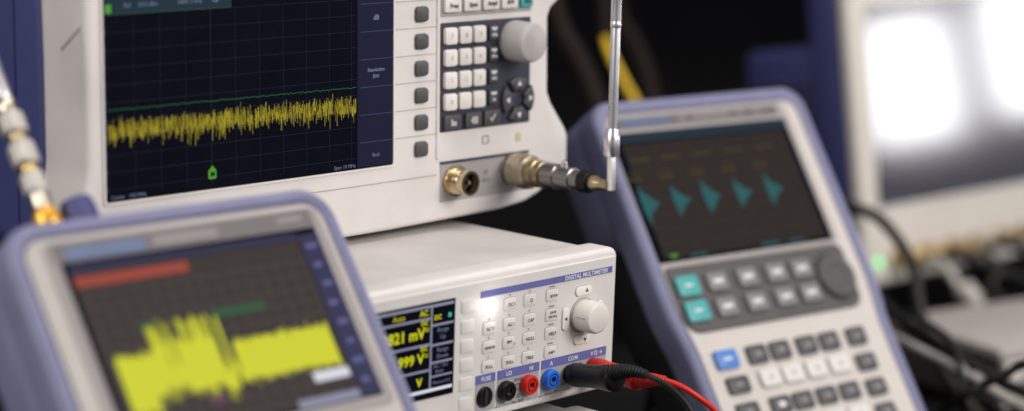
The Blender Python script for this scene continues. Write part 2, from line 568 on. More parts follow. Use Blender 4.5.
shv = lambda z: (0.085 - z) * SH
for r, zz in enumerate(KZ):
    for c, xx in enumerate(KX):
        z = mz(zz)
        lit = (r == 0 and c == 0)
        dep = 0.0004
        bm = prism(rrect((xx - 4.4) * mm, (xx + 4.8) * mm, z - 0.0036, z + 0.0032, 0.0012, 3), yp - dep, yp + 0.0003, 0.0002, 2)
        kmat = 'key_panel'
        k = mobj('key', bm, kmat)
        # recess gap round the key, at its upper left as in moulded keypads
        mobj('key_gap', ring(rrect((xx - 4.95) * mm, (xx + 4.75) * mm, z - 0.00355, z + 0.00375, 0.0014, 3),
                             rrect((xx - 4.3) * mm, (xx + 4.3) * mm, z - 0.0031, z + 0.0031, 0.0012, 3), yp - 0.00015, yp + 0.0001), 'keyline', k)
        if lit:
            k['label'] = 'backlit glowing white key'
            mobj('key_lamp', prism(rrect((xx - 4.6) * mm, (xx + 4.6) * mm, z - 0.0038, z + 0.0038, 0.0037, 10), yp - dep - 0.0003, yp - dep + 0.0001, 0.0001, 1), 'g_white', k)
            mobj('painted_halo', prism(rrect((xx - 5.9) * mm, (xx + 5.9) * mm, z - 0.0052, z + 0.0052, 0.0051, 10), yp - 0.0003, yp + 0.0001), 'g_halo', k)  # glowing disc standing in for the key's halo of light on the panel
            pl = bpy.data.lights.new('key_light', 'POINT')
            pl.energy = 0.0042
            pl.color = (1.0, 0.98, 0.95)
            pl.shadow_soft_size = 0.003
            plo = bpy.data.objects.new('key_light', pl)
            COL.objects.link(plo)
            plo.parent = k
            plo.location = (xx * mm, yp - 0.0075, z)
            continue
        s = LEG[r][c]
        xl = (xx + (1.3 if c else 0.9)) * mm
        if s == 'SAVE':
            t = text_bm('SAVE', 0.0022, yp - dep - 0.0001, xl, z + 0.0011, 'CENTER', 1, 0.00006)
            merge(t, text_bm('RECALL', 0.0019, yp - dep - 0.0001, xl, z - 0.0012, 'CENTER', 1, 0.00006))
        elif s == '':
            t = polys([[(xl - 0.0022, z - 0.0009), (xl - 0.0022, z + 0.0013), (xl + 0.0002, z + 0.0002)]], yp - dep - 0.0001)
            merge(t, quads([(xl + 0.0002, xl + 0.0006, z - 0.0009, z + 0.0013), (xl - 0.003, xl + 0.0014, z + 0.0000, z + 0.0004)], yp - dep - 0.0001))
            merge(t, text_bm(')))', 0.0020, yp - dep - 0.0001, xl + 0.0030, z - 0.0012))
        else:
            t = text_bm(s, 0.0027 if len(s) < 5 else 0.0021, yp - dep - 0.0001, xl, z - 0.0007, 'CENTER', 1, 0.00007)
        mobj('legend', t, 'print', k)
# small marks above keys
mk = []
for r, zz in enumerate(KZ):
    for c, xx in enumerate(KX):
        if r == 0 and c == 0:
            continue
        w = 0.0005 if c < 3 else 0.0022
        mk.append((xx * mm - w, xx * mm + w, mz(zz) + 0.0044, mz(zz) + 0.0054 if c < 3 else mz(zz) + 0.0052))
mobj('shift_mark', quads(mk, yp - 0.0002), 'print_grey')
for zz in (170.9, 159.6, 149.0, 138.5, 128.0):
    z = mz(zz)
    mobj('soft_key', prism(rrect(0.1015, 0.1112, z - 0.0037, z + 0.0037, 0.001, 3), yp - 0.0005, yp + 0.0003, 0.0004, 2), 'key_panel')
z = mz(117.0)
mobj('power_key', prism(rrect(0.1015, 0.1112, z - 0.0037, z + 0.0037, 0.001, 3), yp - 0.0005, yp + 0.0003, 0.0004, 2), 'key_panel')
# knob and arrow keys
kx, kz = 0.1966, mz(152.3)


def arc_key(cx, cz, r0, r1, a0, a1, m='key_panel'):
    po = [(cx + r1 * math.cos(math.radians(a0 + (a1 - a0) * i / 8)), cz + r1 * math.sin(math.radians(a0 + (a1 - a0) * i / 8))) for i in range(9)]
    pi = [(cx + r0 * math.cos(math.radians(a1 + (a0 - a1) * i / 8)), cz + r0 * math.sin(math.radians(a1 + (a0 - a1) * i / 8))) for i in range(9)]
    return po + pi


for a, tri in ((90, 'u'), (180, 'l'), (270, 'd'), (0, 'r')):
    pcx, pcz = kx + 0.0141 * math.cos(math.radians(a)), kz + 0.0141 * math.sin(math.radians(a))
    pw, ph = (0.0066, 0.0027) if a in (90, 270) else (0.0027, 0.0068)
    pill = lambda g: rrect(pcx - pw - g, pcx + pw + g, pcz - ph - g, pcz + ph + g, 0.0026 + g, 6)
    k = mobj('arrow_key', prism(pill(0), yp - 0.0010, yp + 0.0003, 0.0005, 2), 'key_white')
    mobj('key_gap', ring(pill(0.0003), pill(-0.0001), yp - 0.00015, yp + 0.0001), 'keyline', k)
    cx, cz = kx + 0.0143 * math.cos(math.radians(a)), kz + 0.0143 * math.sin(math.radians(a))
    d = Vector((math.cos(math.radians(a)), math.sin(math.radians(a))))
    e = Vector((-d.y, d.x))
    if a == 90:
        cx += 0.002
    if a == 270:
        cx += 0.002
    p = Vector((cx, cz))
    tri_ = [p + d * 0.0013, p - d * 0.0009 + e * 0.0012, p - d * 0.0009 - e * 0.0012]
    mobj('arrow', polys([[(q.x, q.y) for q in tri_]], yp - 0.0012), 'print', k)
mobj('knob_collar', lathe([(0, 0.0104), (0.0006, 0.0104), (0.0008, 0.0098)], Matrix.Translation((kx, yp + 0.0002, kz)), 32), 'line')
knb = mobj('knob', lathe([(0, 0.0090), (0.0014, 0.0092), (0.003, 0.0093, 1), (0.0108, 0.0090, 1), (0.0120, 0.0085), (0.0126, 0.0073), (0.0124, 0.0)], Matrix.Translation((kx, yp - 0.0006, kz)), 48, ribdepth=0.025), 'knob', smooth=45)
mobj('knob_index', rbox(kx - 0.0093, kx - 0.0088, yp - 0.0105, yp - 0.004, kz + 0.0004, kz + 0.0009), 'line', knb)
# jack field
seg = ((113.8, 128.4), (130.4, 162.7), (164.7, 217.4))
lets = (((121.0, 'FUSE'),), ((138.6, 'LO'), (156.0, 'HI')), ((172.0, 'A'), (189.5, 'COM'), (209.0, 'V \u03a9 \u2192')))
for (x0, x1), ls in zip(seg, lets):
    f = mobj('jack_field', rbox(x0 * mm, x1 * mm, yp - 0.0003, yp + 0.0003, mz(110.4), mz(126.1)), 'jackgrey')
    sb = mobj('label_band', rbox(x0 * mm, x1 * mm, yp - 0.0005, yp + 0.0003, mz(126.0), mz(131.0)), 'stripe', f)
    t = None
    for lx, s in ls:
        t2 = text_bm(s, 0.0034, yp - 0.0008, lx * mm, mz(128.4), 'CENTER', 1, 0.00008)
        t = t2 if t is None else merge(t, t2)
    mobj('lettering', t, 'print_white', f)
fd = 0.0006
t = text_bm('SENSE', 0.0026, yp - fd, 0.1463, mz(123.6), sx=0.95)
merge(t, text_bm('4W', 0.0024, yp - fd, 0.1463, mz(121.0)))
merge(t, text_bm('\u03a9', 0.0024, yp - fd, 0.1463, mz(118.4)))
merge(t, text_bm('Max 300V', 0.0024, yp - fd, 0.1463, mz(109.9 + 1.4)))
merge(t, quads([(0.1355, 0.1357, mz(111.2), mz(113.6)), (0.1553, 0.1555, mz(111.2), mz(115.4)), (0.1355, 0.140, mz(111.1), mz(111.3)), (0.1525, 0.1555, mz(111.1), mz(111.3))], yp - fd))
merge(t, ring([(0.1463 + 0.0018 * math.cos(a), mz(114.0) + 0.0018 * math.sin(a)) for a in (math.pi / 2, math.pi * 7 / 6, math.pi * 11 / 6)],
              [(0.1463 + 0.0013 * math.cos(a), mz(114.0) + 0.0013 * math.sin(a)) for a in (math.pi / 2, math.pi * 7 / 6, math.pi * 11 / 6)], yp - fd, yp - fd + 0.0001))
merge(t, text_bm('Fused', 0.0023, yp - fd, 0.1705, mz(111.2)))
merge(t, text_bm('10A', 0.0023, yp - fd, 0.1770, mz(114.2)))
merge(t, text_bm('max', 0.0021, yp - fd, 0.1770, mz(111.9)))
merge(t, text_bm('CAT II', 0.0022, yp - fd, 0.1826, mz(117.2)))
merge(t, text_bm('600V', 0.0022, yp - fd, 0.1826, mz(114.8)))
merge(t, text_bm('max 1000V', 0.0022, yp - fd, 0.2000, mz(112.3)))
merge(t, text_bm('HI', 0.0023, yp - fd, 0.1960, mz(124.2)))
mobj('terminal_print', t, 'print')


def jack(x, z, m, nm='binding_post', lb=None):
    X = Matrix.Translation((x, yp, z))
    o = mobj(nm, lathe([(0, 0.0053), (0.0005, 0.0053), (0.0012, 0.0056), (0.0042, 0.0055), (0.0049, 0.0050), (0.0049, 0.0036), (0.0034, 0.0036), (0.0034, 0.0031), (0.0049, 0.0029), (0.0049, 0.0019), (0.001, 0.0018), (0.001, 0.0)], X, 32), m, label=lb, smooth=40)
    mobj('socket', lathe([(0, 0.00185), (0.0036, 0.00175), (0.0036, 0.0010), (0.001, 0.0010), (0.001, 0)], X, 14), 'gun', o)
    return o


jz = mz(119.8)
fz = mobj('fuse_holder', lathe([(0, 0.0058), (0.0012, 0.0058), (0.002, 0.0051), (0.002, 0.0)], Matrix.Translation((0.1203, yp, mz(118.4))), 32), 'black', label='black slotted fuse cap')
mobj('slot', rbox(0.1203 - 0.0008, 0.1203 + 0.0008, yp - 0.0023, yp - 0.0015, mz(118.4) - 0.0044, mz(118.4) + 0.0044), 'dark_body', fz)
jack(0.1357, jz - 0.0004, 'black', lb='black binding post')
jack(0.1531, jz, 'red', lb='red binding post')
jack(0.1702, jz + 0.0002, 'blue_jack', lb='blue binding post')
jack(0.1874, jz, 'black', lb='black binding post behind the black plug')
jack(0.2060, jz + 0.0008, 'red', lb='red binding post behind the plugs')
mobj('panel_print', text_bm('', 0.002, yp, 0, 0), 'print') if False else None

# ------------------------------------------------------------------ test leads
def lead(name, label, m, msoft, x, z, body, boot, cable, r0):
    t = thing(name, label, 'test lead', (x, -0.004, z))
    L = lambda p: Vector(p) - Vector((x, -0.004, z))
    dirv = (Vector(body[1]) - Vector(body[0])).normalized()
    q = dirv.to_track_quat('-Y', 'Z').to_matrix().to_4x4()
    ln = (Vector(body[1]) - Vector(body[0])).length
    prof = [(0, r0 * 0.92), (0.001, r0), (0.006, r0), (0.0075, r0 * 0.94), (ln * 0.55, r0 * 0.98), (ln * 0.8, r0 * 1.10), (ln * 0.92, r0 * 1.14), (ln * 0.97, r0 * 1.08), (ln, r0 * 0.85)]
    obj('plug', lathe(prof, Matrix.Translation(L(body[0])) @ q, 28), m, t, smooth=50)
    n = 14
    obj('strain_relief', tube([L(p) for p in boot], lambda s: (0.0048 - 0.0022 * s) * (1 + 0.09 * math.sin(s * n * 2 * math.pi)), 16, 40), msoft, t, smooth=60)
    obj('cable', tube([L(p) for p in above_bench(spline(cable, 12), 0.0017)], 0.0017, 14, smooth=False), msoft, t, smooth=60)
    return t


def Y(u, v, y):
    p = on_y(u, v, y)
    return (p.x, p.y, p.z)


zj = ZB + jz
lead('black_test_lead', 'black test lead with its banana plug in the multimeter and cable drooping right', 'black', 'black_soft', 0.1874, zj,
     [(0.1874, -0.0022, zj), Y(617, 378.5, -0.037)],
     [Y(604, 374, -0.030), Y(622, 371.5, -0.041), Y(634, 371.5, -0.048), Y(647, 375, -0.055)],
     [Y(641, 373, -0.052), Y(653, 378, -0.060), Y(668, 386, -0.068), Y(684, 401, -0.076), Y(697, 424, -0.083), Y(706, 455, -0.09), Y(716, 520, -0.10), (0.30, -0.13, T + 0.004), (0.36, -0.22, T + 0.003)], 0.0068)
lead('red_test_lead', 'red test lead plugged in behind the black plug of the multimeter', 'red', 'red', 0.2060, zj + 0.0008,
     [(0.2060, -0.0022, zj + 0.0008), Y(640, 380, -0.034)],
     [Y(634, 379, -0.030), Y(646, 380, -0.040), Y(655, 380, -0.046), Y(666, 381, -0.052)],
     [Y(657, 380, -0.047), Y(668, 381.5, -0.053), Y(682, 387, -0.059), Y(698, 397, -0.065), Y(716, 412, -0.07), Y(735, 440, -0.078), Y(760, 500, -0.09), (0.35, -0.12, T + 0.004), (0.43, -0.2, T + 0.003)], 0.0058)

# ------------------------------------------------------------------ spectrum analyser on top of the multimeter
YA, ZA = 0.110, 0.1858
an = thing('spectrum_analyzer', 'large white bench spectrum analyzer with wide dark screen, standing on the multimeter', 'spectrum analyzer', (0, YA, ZA))
az = lambda z: z * mm - ZA
ax = lambda x: x * mm
outl = [(-56, 197), (-48, 191.5), (30, 190.5), (150, 190.7), (240, 192.5), (262, 195), (275, 199.5), (295, 211), (299.5, 217), (299.5, 233), (297, 238), (284, 255), (281, 262), (280.4, 308), (283, 313), (297, 323), (299.5, 328), (299.5, 372), (294, 379),
        (-52, 379), (-57, 372), (-57, 330), (-56.6, 300), (-56.6, 250), (-57.5, 240), (-60, 232), (-60, 208)]
outl = [(ax(x), az(z)) for x, z in outl]
obj('front_bezel', prism(outl, 0.0, 0.041, 0.0035, 3), 'white', an)
obj('rear_case', prism(rrect(-0.0558, 0.288, az(197), az(376), 0.010), 0.0412, 0.147, 0.006, 3), 'blue_case', an)
obj('case_seam', rbox(-0.0568, -0.0548, 0.066, 0.0675, az(205), az(370), 0.0003, 1), 'blue_dark', an)
obj('side_groove', prism([(-0.0574, az(312)), (-0.0560, az(312)), (-0.0560, az(322)), (-0.0574, az(322))], 0.003, 0.0042), 'softline', an)
gp = obj('side_groove', tube([(-0.0568, 0.0035, az(321)), (-0.0568, 0.022, az(308))], 0.0008, 6, 2), 'softline', an)
for fx, fy in ((0.02, 0.030), (0.175, 0.030), (0.02, 0.13), (0.175, 0.13)):
    obj('foot', lathe([(0, 0.008), (az(191.5) + 0.001, 0.009)], Matrix.Translation((fx, fy, 0)) @ Matrix.Rotation(-math.pi / 2, 4, 'X'), 16), 'black_soft', an)
obj('lower_edge_line', rbox(-0.054, 0.186, -0.0004, 0.0006, az(219.6), az(220.0)), 'line', an)
ys = -0.0006
scr = obj('screen', rbox(-0.0470, 0.1511, ys, 0.001, az(229.7), az(362), 0.0003, 1), 'glass', an)
obj('screen_gasket', ring(rrect(-0.0482, 0.1523, az(228.5), az(363.2), 0.001, 1), rrect(-0.0471, 0.1512, az(229.6), az(362.1), 0.001, 1), -0.0012, 0.0008), 'white', an)
yt = ys - 0.0002
obj('menu_column', quads([(0.1240, 0.1505, az(230.5), az(361))], yt), 'g_navy', scr)
PZ = (315.2 - 236.5) / 5
ml = []
for i in range(9):
    z = 236.5 + PZ * (i - 0.5)
    if 231 < z < 360:
        ml.append((0.1262, 0.1500, az(z), az(z) + 0.00035))
obj('menu_divider', quads(ml, yt - 0.0001), 'g_menuline', scr)
t = text_bm('dB', 0.0040, yt - 0.0001, 0.1380, az(236.5 + PZ * 5.0), bold=0.0001)
merge(t, text_bm('Resolution', 0.0030, yt - 0.0001, 0.1380, az(236.5 + PZ * 3 + 1.9), bold=0.00006))
merge(t, text_bm('BW', 0.0030, yt - 0.0001, 0.1380, az(236.5 + PZ * 3 - 1.9), bold=0.00006))
merge(t, text_bm('Back', 0.0030, yt - 0.0001, 0.1380, az(236.8)))
obj('menu_text', t, 'g_text', scr)
g = []
for i in range(11):
    z = 236 + i * 9.0
    g.append((-0.0455, 0.1230, az(z), az(z) + 0.00022))
for i in range(11):
    x = -45.0 + i * 16.45
    g.append((ax(x), ax(x) + 0.00022, az(233), az(325)))
obj('grid', quads(g, yt), 'g_grid', scr)
obj('banner', quads([(-0.0455, 0.0345, az(326.8), az(337.0))], yt), 'g_banner', scr)
obj('banner_rim', quads([(-0.0455, 0.0348, az(326.3), az(326.7)), (0.0345, 0.0348, az(326.7), az(337))], yt - 0.0001), 'g_dimgreen', scr)
t = text_bm('Ref', 0.0032, yt - 0.0001, -0.034, az(330.6), 'LEFT')
merge(t, text_bm('-30.0 dBm', 0.0032, yt - 0.0001, -0.026, az(330.6), 'LEFT'))
merge(t, text_bm('RBW 3 kHz', 0.0032, yt - 0.0001, 0.0000, az(330.6), 'LEFT'))
merge(t, text_bm('Clr', 0.0032, yt - 0.0001, 0.0225, az(330.6), 'LEFT', 1, 0.0001))
obj('banner_text', t, 'g_text', scr)
obj('banner_tab', quads([(-0.0455, 0.034, az(335.0), az(337.5))], yt - 0.00005), 'g_sky', scr)
obj('trace_tab', quads([(-0.0458, -0.0418, az(327.0), az(331.5))], yt - 0.00015), 'g_green2', scr)
# noise trace, one thin column per sweep point
cols = []
N = 520
for i in range(N):
    x = -45.2 + i * (168.0 / N)
    n1 = noise.noise(Vector((i * 0.35, 3.1, 0)))
    n2 = noise.noise(Vector((i * 0.07, 9.1, 0)))
    hi = 270.6 + random.gauss(0, 1.3) + n1 * 1.3
    lo = 263.6 - abs(random.gauss(0, 2.2)) + n2 * 2.5
    if random.random() < 0.42:
        hi -= random.uniform(1.5, 6.0)
    if random.random() < 0.10:
        lo -= random.uniform(2, 6.0)
    if random.random() < 0.45:
        lo += random.uniform(1, 5.0)
    if hi - lo < 0.5:
        hi = lo + 0.6
    cols.append((ax(x), ax(x + 168.0 / N * random.uniform(0.4, 0.85)), az(lo), az(hi)))
obj('noise_trace', quads(cols, yt - 0.0002), 'g_yellow', scr)
cols = []
for i in range(170):
    z = 277.6 - i * 0.006 + random.gauss(0, 0.22)
    x = -45.2 + i * (168 / 170)
    cols.append((ax(x), ax(x + 168 / 170 * 1.02), az(z - 0.20), az(z + 0.22)))
obj('average_trace', quads(cols, yt - 0.0003), 'g_green', scr)
obj('marker_line', quads([(0.0206, 0.0210, az(233), az(326))], yt - 0.0001), 'g_grid', scr)
mkr = prism(rrect(0.0183, 0.0236, az(235.3), az(240.3), 0.0008, 2) + [], yt - 0.0004, yt - 0.0002)
merge(mkr, polys([[(0.0187, az(240.2)), (0.0232, az(240.2)), (0.02095, az(242.6))]], yt - 0.0003))
mo = obj('marker_flag', mkr, 'g_green2', scr)
t = text_bm('M', 0.0040, yt - 0.0006, 0.02095, az(237.8), bold=0.0001)
obj('marker_letter', t, 'glass', scr)
t = text_bm('Center', 0.0030, yt - 0.0001, -0.0440, az(232.0), 'LEFT')
merge(t, text_bm('100 MHz', 0.0030, yt - 0.0001, -0.0330, az(232.0), 'LEFT'))
merge(t, text_bm('Span 10 MHz', 0.0030, yt - 0.0001, 0.1225, az(232.0), 'RIGHT'))
obj('axis_text', t, 'g_text', scr)
obj('axis_tick', quads([(-0.0470, -0.0462, az(236 + i * 9), az(237 + i * 9)) for i in range(10)], yt), 'g_text', scr)
# softkeys with their fields
for i in range(7):
    z = 236.5 + PZ * i
    kk = obj('soft_key', prism(rrect(0.1684, 0.1779, az(z - 4.3), az(z + 4.3), 0.0022, 3), -0.0022, 0.0004, 0.0006, 2), 'key_grey', an)
    obj('key_gap', ring(rrect(0.1680, 0.1783, az(z - 4.7), az(z + 4.7), 0.0022, 3), rrect(0.1686, 0.1777, az(z - 4.1), az(z + 4.1), 0.0022, 3), -0.0003, 0.0003), 'line', kk)
    obj('softkey_divider', rbox(0.1528, 0.1855, -0.0003, 0.0004, az(z + PZ / 2 - 0.15), az(z + PZ / 2 + 0.15)), 'line', an)
obj('softkey_rail', rbox(0.1856, 0.1880, -0.0010, 0.0004, az(229), az(362), 0.0004, 1), 'white', an)
# upper key row
up = obj('upper_key_field', rbox(0.1888, 0.2640, -0.0005, 0.0005, az(312.5), az(348), 0.0003, 1), 'con_grey', an)
for row, zc in enumerate((319.6, 332)):
    for i, x in enumerate((197.0, 212.7, 228.4, 243.8, 258.4)):
        w = 6.6 if i < 4 else 5.0
        m = 'key_teal' if (i == 4 and row == 0) else 'key_white'
        k = obj('key', prism(rrect(ax(x - w), ax(x + w), az(zc - 4.6), az(zc + 4.6), 0.001, 2), -0.0026, 0.0, 0.0006, 2), m, an)
        s = (('Freq', 'Span', 'Ampl', 'BW', 'Run'), ('Sweep', 'Trace', 'Mkr', 'Meas', 'Mode'))[row][i]
        obj('legend', text_bm(s, 0.0036, -0.0028, ax(x + 0.4), az(zc - 0.8), bold=0.00012), 'print', k)
# keypad
kp = obj('keypad_field', prism(rrect(0.1886, 0.2636, az(244.6), az(309.0), 0.001, 2), -0.0006, 0.0005, 0.0003, 1), 'keypad_navy', an)
digits = ('7', '8', '9'), ('4', '5', '6'), ('1', '2', '3'), ('0', '.', '-')
for r, zc in enumerate((301.2, 288.4, 275.2, 262.4)):
    for c, x in enumerate((195.3, 207.0, 218.6)):
        k = obj('key', prism(rrect(ax(x - 4.9), ax(x + 4.9), az(zc - 5.0), az(zc + 5.0), 0.0016, 3), -0.0034, 0.0, 0.0009, 2), 'key_white', an)
        obj('legend', text_bm(digits[r][c], 0.0042, -0.0036, ax(x), az(zc)), 'print_soft', k)
    x = 230.6
    k = obj('key', prism(rrect(ax(x - 3.6), ax(x + 3.6), az(zc - 4.5), az(zc + 4.5), 0.0012, 2), -0.0028, 0.0, 0.0008, 2), 'key_dark', an)
    t = text_bm(('GHz', 'MHz', 'kHz', 'Hz')[r], 0.0024, -0.0030, ax(x), az(zc - 1.2), bold=0.0001)
    merge(t, text_bm(('n', '\u00b5', 'm', '1')[r], 0.0030, -0.0030, ax(x), az(zc + 2.0), bold=0.0001))
    merge(t, quads([(ax(x - 2.2), ax(x + 2.2), az(zc + 2.0), az(zc + 3.4))], -0.0029))
    obj('legend', t, 'print_white', k)
for x, s in ((197.4, 0), (214.3, 1), (229.8, 2)):
    zc = 250.2
    k = obj('key', prism(rrect(ax(x - 6.6), ax(x + 6.6), az(zc - 4.6), az(zc + 4.6), 0.0012, 2), -0.0028, 0.0, 0.0008, 2), 'key_dark', an)
    if s == 0:
        t = quads([(ax(x - 2.2), ax(x + 2.4), az(zc - 2.0), az(zc + 0.6)), (ax(x - 2.2), ax(x - 0.6), az(zc + 0.6), az(zc + 2.0))], -0.0030)
    elif s == 1:
        t = polys([[(ax(x - 3.2), az(zc)), (ax(x - 1.2), az(zc - 2.2)), (ax(x + 3), az(zc - 2.2)), (ax(x + 3), az(zc + 2.2)), (ax(x - 1.2), az(zc + 2.2))]], -0.0030)
    else:
        t = polys([[(ax(x - 2.6), az(zc - 0.2)), (ax(x - 0.8), az(zc - 2.4)), (ax(x + 2.8), az(zc + 2.0)), (ax(x + 1.6), az(zc + 2.6)), (ax(x - 0.8), az(zc - 0.4)), (ax(x - 1.8), az(zc + 0.8))]], -0.0030)
    obj('legend', t, 'print_soft', k)
# cursor cross
cx, cz = 251.8, 259.8
for a in (0, 90, 180, 270):
    k = obj('cursor_key', prism(arc_key(ax(cx), az(cz), 0.0052, 0.0135, a - 36, a + 36), -0.0034, 0.0, 0.0012, 2), 'key_dark', an)
    p = Vector((ax(cx) + 0.0096 * math.cos(math.radians(a)), az(cz) + 0.0096 * math.sin(math.radians(a))))
    d = Vector((math.cos(math.radians(a)), math.sin(math.radians(a))))
    e = Vector((-d.y, d.x))
    q = [p + d * 0.0019, p - d * 0.0013 + e * 0.0019, p - d * 0.0013 - e * 0.0019]
    obj('arrow', polys([[(v.x, v.y) for v in q]], -0.0036), 'print_white', k)
# rotary knob
kx2, kz2 = ax(248.6), az(295.2)
kk = obj('rotary_knob', lathe([(0, 0.0122), (0.0012, 0.0124), (0.0026, 0.0125), (0.0158, 0.0118), (0.0174, 0.0110), (0.018, 0.0096), (0.018, 0.0)], Matrix.Translation((kx2, -0.0006, kz2)), 56), 'knob_grey', an, smooth=40)
obj('knob_dimple', lathe([(0, 0.0034), (0.0003, 0.0034), (0.0003, 0)], Matrix.Translation((kx2 - 0.004, -0.0185, kz2 + 0.002)), 20), 'knob_grey', kk)
# icons and connector field
obj('port_icon', ring(rrect(0.2237, 0.2290, az(234.4), az(239.6), 0.0008, 2), rrect(0.2243, 0.2284, az(235.0), az(239.0), 0.0006, 2), -0.0003, 0.0002), 'print_grey', an)
obj('caution_mark', polys([[(0.2520, az(233.4)), (0.2566, az(233.4)), (0.2566, az(238.8)), (0.2520, az(238.8))]], -0.0003), mat('pale_yellow_print', (0.52, 0.48, 0.30), 0.6), an)
cf = obj('connector_field', rbox(0.1890, 0.2632, -0.0005, 0.0005, az(203.0), az(226.9), 0.0003, 1), 'con_grey', an)
obj('field_rule', rbox(0.1890, 0.2632, -0.0008, 0.0004, az(225.6), az(227.2)), 'keypad_navy', an)
t = text_bm('RF', 0.0032, -0.0007, 0.2265, az(217.5), bold=0.0001)
merge(t, text_bm('50 \u03a9', 0.0032, -0.0007, 0.2265, az(212.5), bold=0.0001))
obj('connector_print', t, 'print_grey', an)


def njack(name, x, z, parent, m='nickel'):
    X = Matrix.Translation((x, -0.0004, z))
    o = obj(name, lathe([(0, 0.0096), (0.0022, 0.0096), (0.0024, 0.0078), (0.0034, 0.0078), (0.0036, 0.0072), (0.005, 0.0078), (0.0056, 0.0072), (0.007, 0.0078), (0.0076, 0.0072), (0.0090, 0.0078), (0.0098, 0.0074), (0.0140, 0.0074), (0.0140, 0.0058), (0.004, 0.0057), (0.004, 0.0)], X, 32), m, parent, smooth=40)
    obj('insulator', lathe([(0.003, 0.0050), (0.0085, 0.0046), (0.0085, 0.0)], X, 20), 'dark_body', o)
    obj('centre_pin', lathe([(0.0085, 0.0013), (0.0132, 0.0012), (0.0136, 0.0)], X, 12), 'gold', o)
    return o


njack('coaxial_jack', ax(200.5), az(215.0), an, 'brass_nickel')
njack('coaxial_jack', ax(248.0), az(217.0), an)

# ------------------------------------------------------------------ adapter and telescopic antenna on the analyser jack
jx, jzw = 0.2480, 0.2170
ad = thing('coaxial_adapter', 'nickel and gold coaxial adapter screwed onto the analyzer jack, carrying the antenna', 'adapter', (jx, YA - 0.004, jzw))
obj('coupling_nut', lathe([(0, 0.0100), (0.001, 0.0106), (0.003, 0.0106, 1), (0.012, 0.0106, 1), (0.0135, 0.0102), (0.0145, 0.0094), (0.0145, 0.0)], None, 48, ribdepth=0.05), 'oldnickel', ad, smooth=30)
obj('adapter_body', lathe([(0.0140, 0.0084), (0.0200, 0.0084), (0.0205, 0.0074), (0.0215, 0.0074), (0.022, 0.0082), (0.0255, 0.0082), (0.026, 0.0066), (0.0300, 0.0064), (0.0300, 0.0)], None, 36), 'oldbrass', ad)
for s_ in (0, 1):
    obj('bayonet_lug', lathe([(0, 0.0011), (0.0018, 0.0011)], Matrix.Translation((0, -0.0285, 0.0060)) @ Matrix.Rotation(math.pi / 2, 4, 'X') if s_ == 0 else Matrix.Translation((0, -0.0285, -0.0060)) @ Matrix.Rotation(-math.pi / 2, 4, 'X'), 10), 'gold', ad)
e0 = YA - 0.004
XL = 0.011
el = Vector(on_y(611, 181, YA - 0.0715))
ant = thing('telescopic_antenna', 'shiny chrome telescopic antenna rising from the bayonet plug on the analyzer', 'antenna', (jx, e0 - 0.0270, jzw))
obj('bayonet_plug', lathe([(0.0, 0.0074), (0.0006, 0.0078), (0.010, 0.0078), (0.0105, 0.0066), (0.013, 0.0064), (0.0135, 0.0072), (0.022, 0.0070), (0.0225, 0.0058), (0.033, 0.0054), (0.0335, 0.0)], None, 36), 'gun', ant)
obj('lock_pin', lathe([(0, 0.0022), (0.0030, 0.0020), (0.0042, 0)], Matrix.Translation((0, -0.0140, 0.0068)) @ Matrix.Rotation(math.pi / 2, 4, 'X') @ Matrix.Rotation(math.pi, 4, 'X'), 14), 'chrome', ant)
obj('rubber_ring', lathe([(0.0290, 0.0066), (0.0355, 0.0066), (0.0360, 0.0058), (0.036, 0.0)], None, 30), 'black_soft', ant)
obj('swivel_stub', lathe([(0.0355, 0.0042), (0.0400, 0.0046), (0.0425, 0.0034), (0.0495, 0.0032), (0.0495, 0)], None, 24), 'oldbrass', ant)
base = Vector((0, -0.0515, -0.001))
lean = Vector((0.020, 0.002, 1)).normalized()
rz = Vector((0, -1, 0)).rotation_difference(lean).to_matrix().to_4x4()
BT = Matrix.Translation(base) @ rz
obj('hinge_fork', rbox(-0.0018, 0.0018, -0.0540, -0.0495, -0.003, 0.0200, 0.0010, 2), mat('satin_bright_metal', (0.9, 0.9, 0.88), 0.38, metal=0.8), ant)
obj('sleeve', lathe([(0.0185, 0.0042), (0.0195, 0.0046), (0.0300, 0.0046), (0.031, 0.0042), (0.0345, 0.0035), (0.0350, 0.0)], BT, 28), 'chrome', ant)
obj('rod_section', lathe([(0.031, 0.0029), (0.0945, 0.0029), (0.0955, 0.0027), (0.0955, 0)], BT, 28), 'chrome', ant)
obj('rod_collar', lathe([(0.0930, 0.0031), (0.0942, 0.0033), (0.0962, 0.0033), (0.097, 0.0029), (0.097, 0)], BT, 28), 'chrome', ant)
obj('rod_section', lathe([(0.0955, 0.0031), (0.190, 0.0031), (0.191, 0)], BT, 28), 'chrome', ant)
obj('rod_section', lathe([(0.190, 0.0024), (0.250, 0.0024), (0.251, 0)], BT, 28), 'chrome', ant)
obj('rod_tip', lathe([(0.250, 0.0034), (0.256, 0.0034), (0.257, 0)], BT, 28), 'chrome', ant)


# ------------------------------------------------------------------ hand-held instruments
def handheld(name, label, cat, O, yaw, lean_, L, hw, thick, waist):
    mt = frame(yaw, lean_, O)
    w = Vector((mt[0][2], mt[1][2], mt[2][2]))
    base_ = Vector(O) - w * L
    mt = frame(yaw, lean_, base_)
    return thing(name, label, cat, mt)


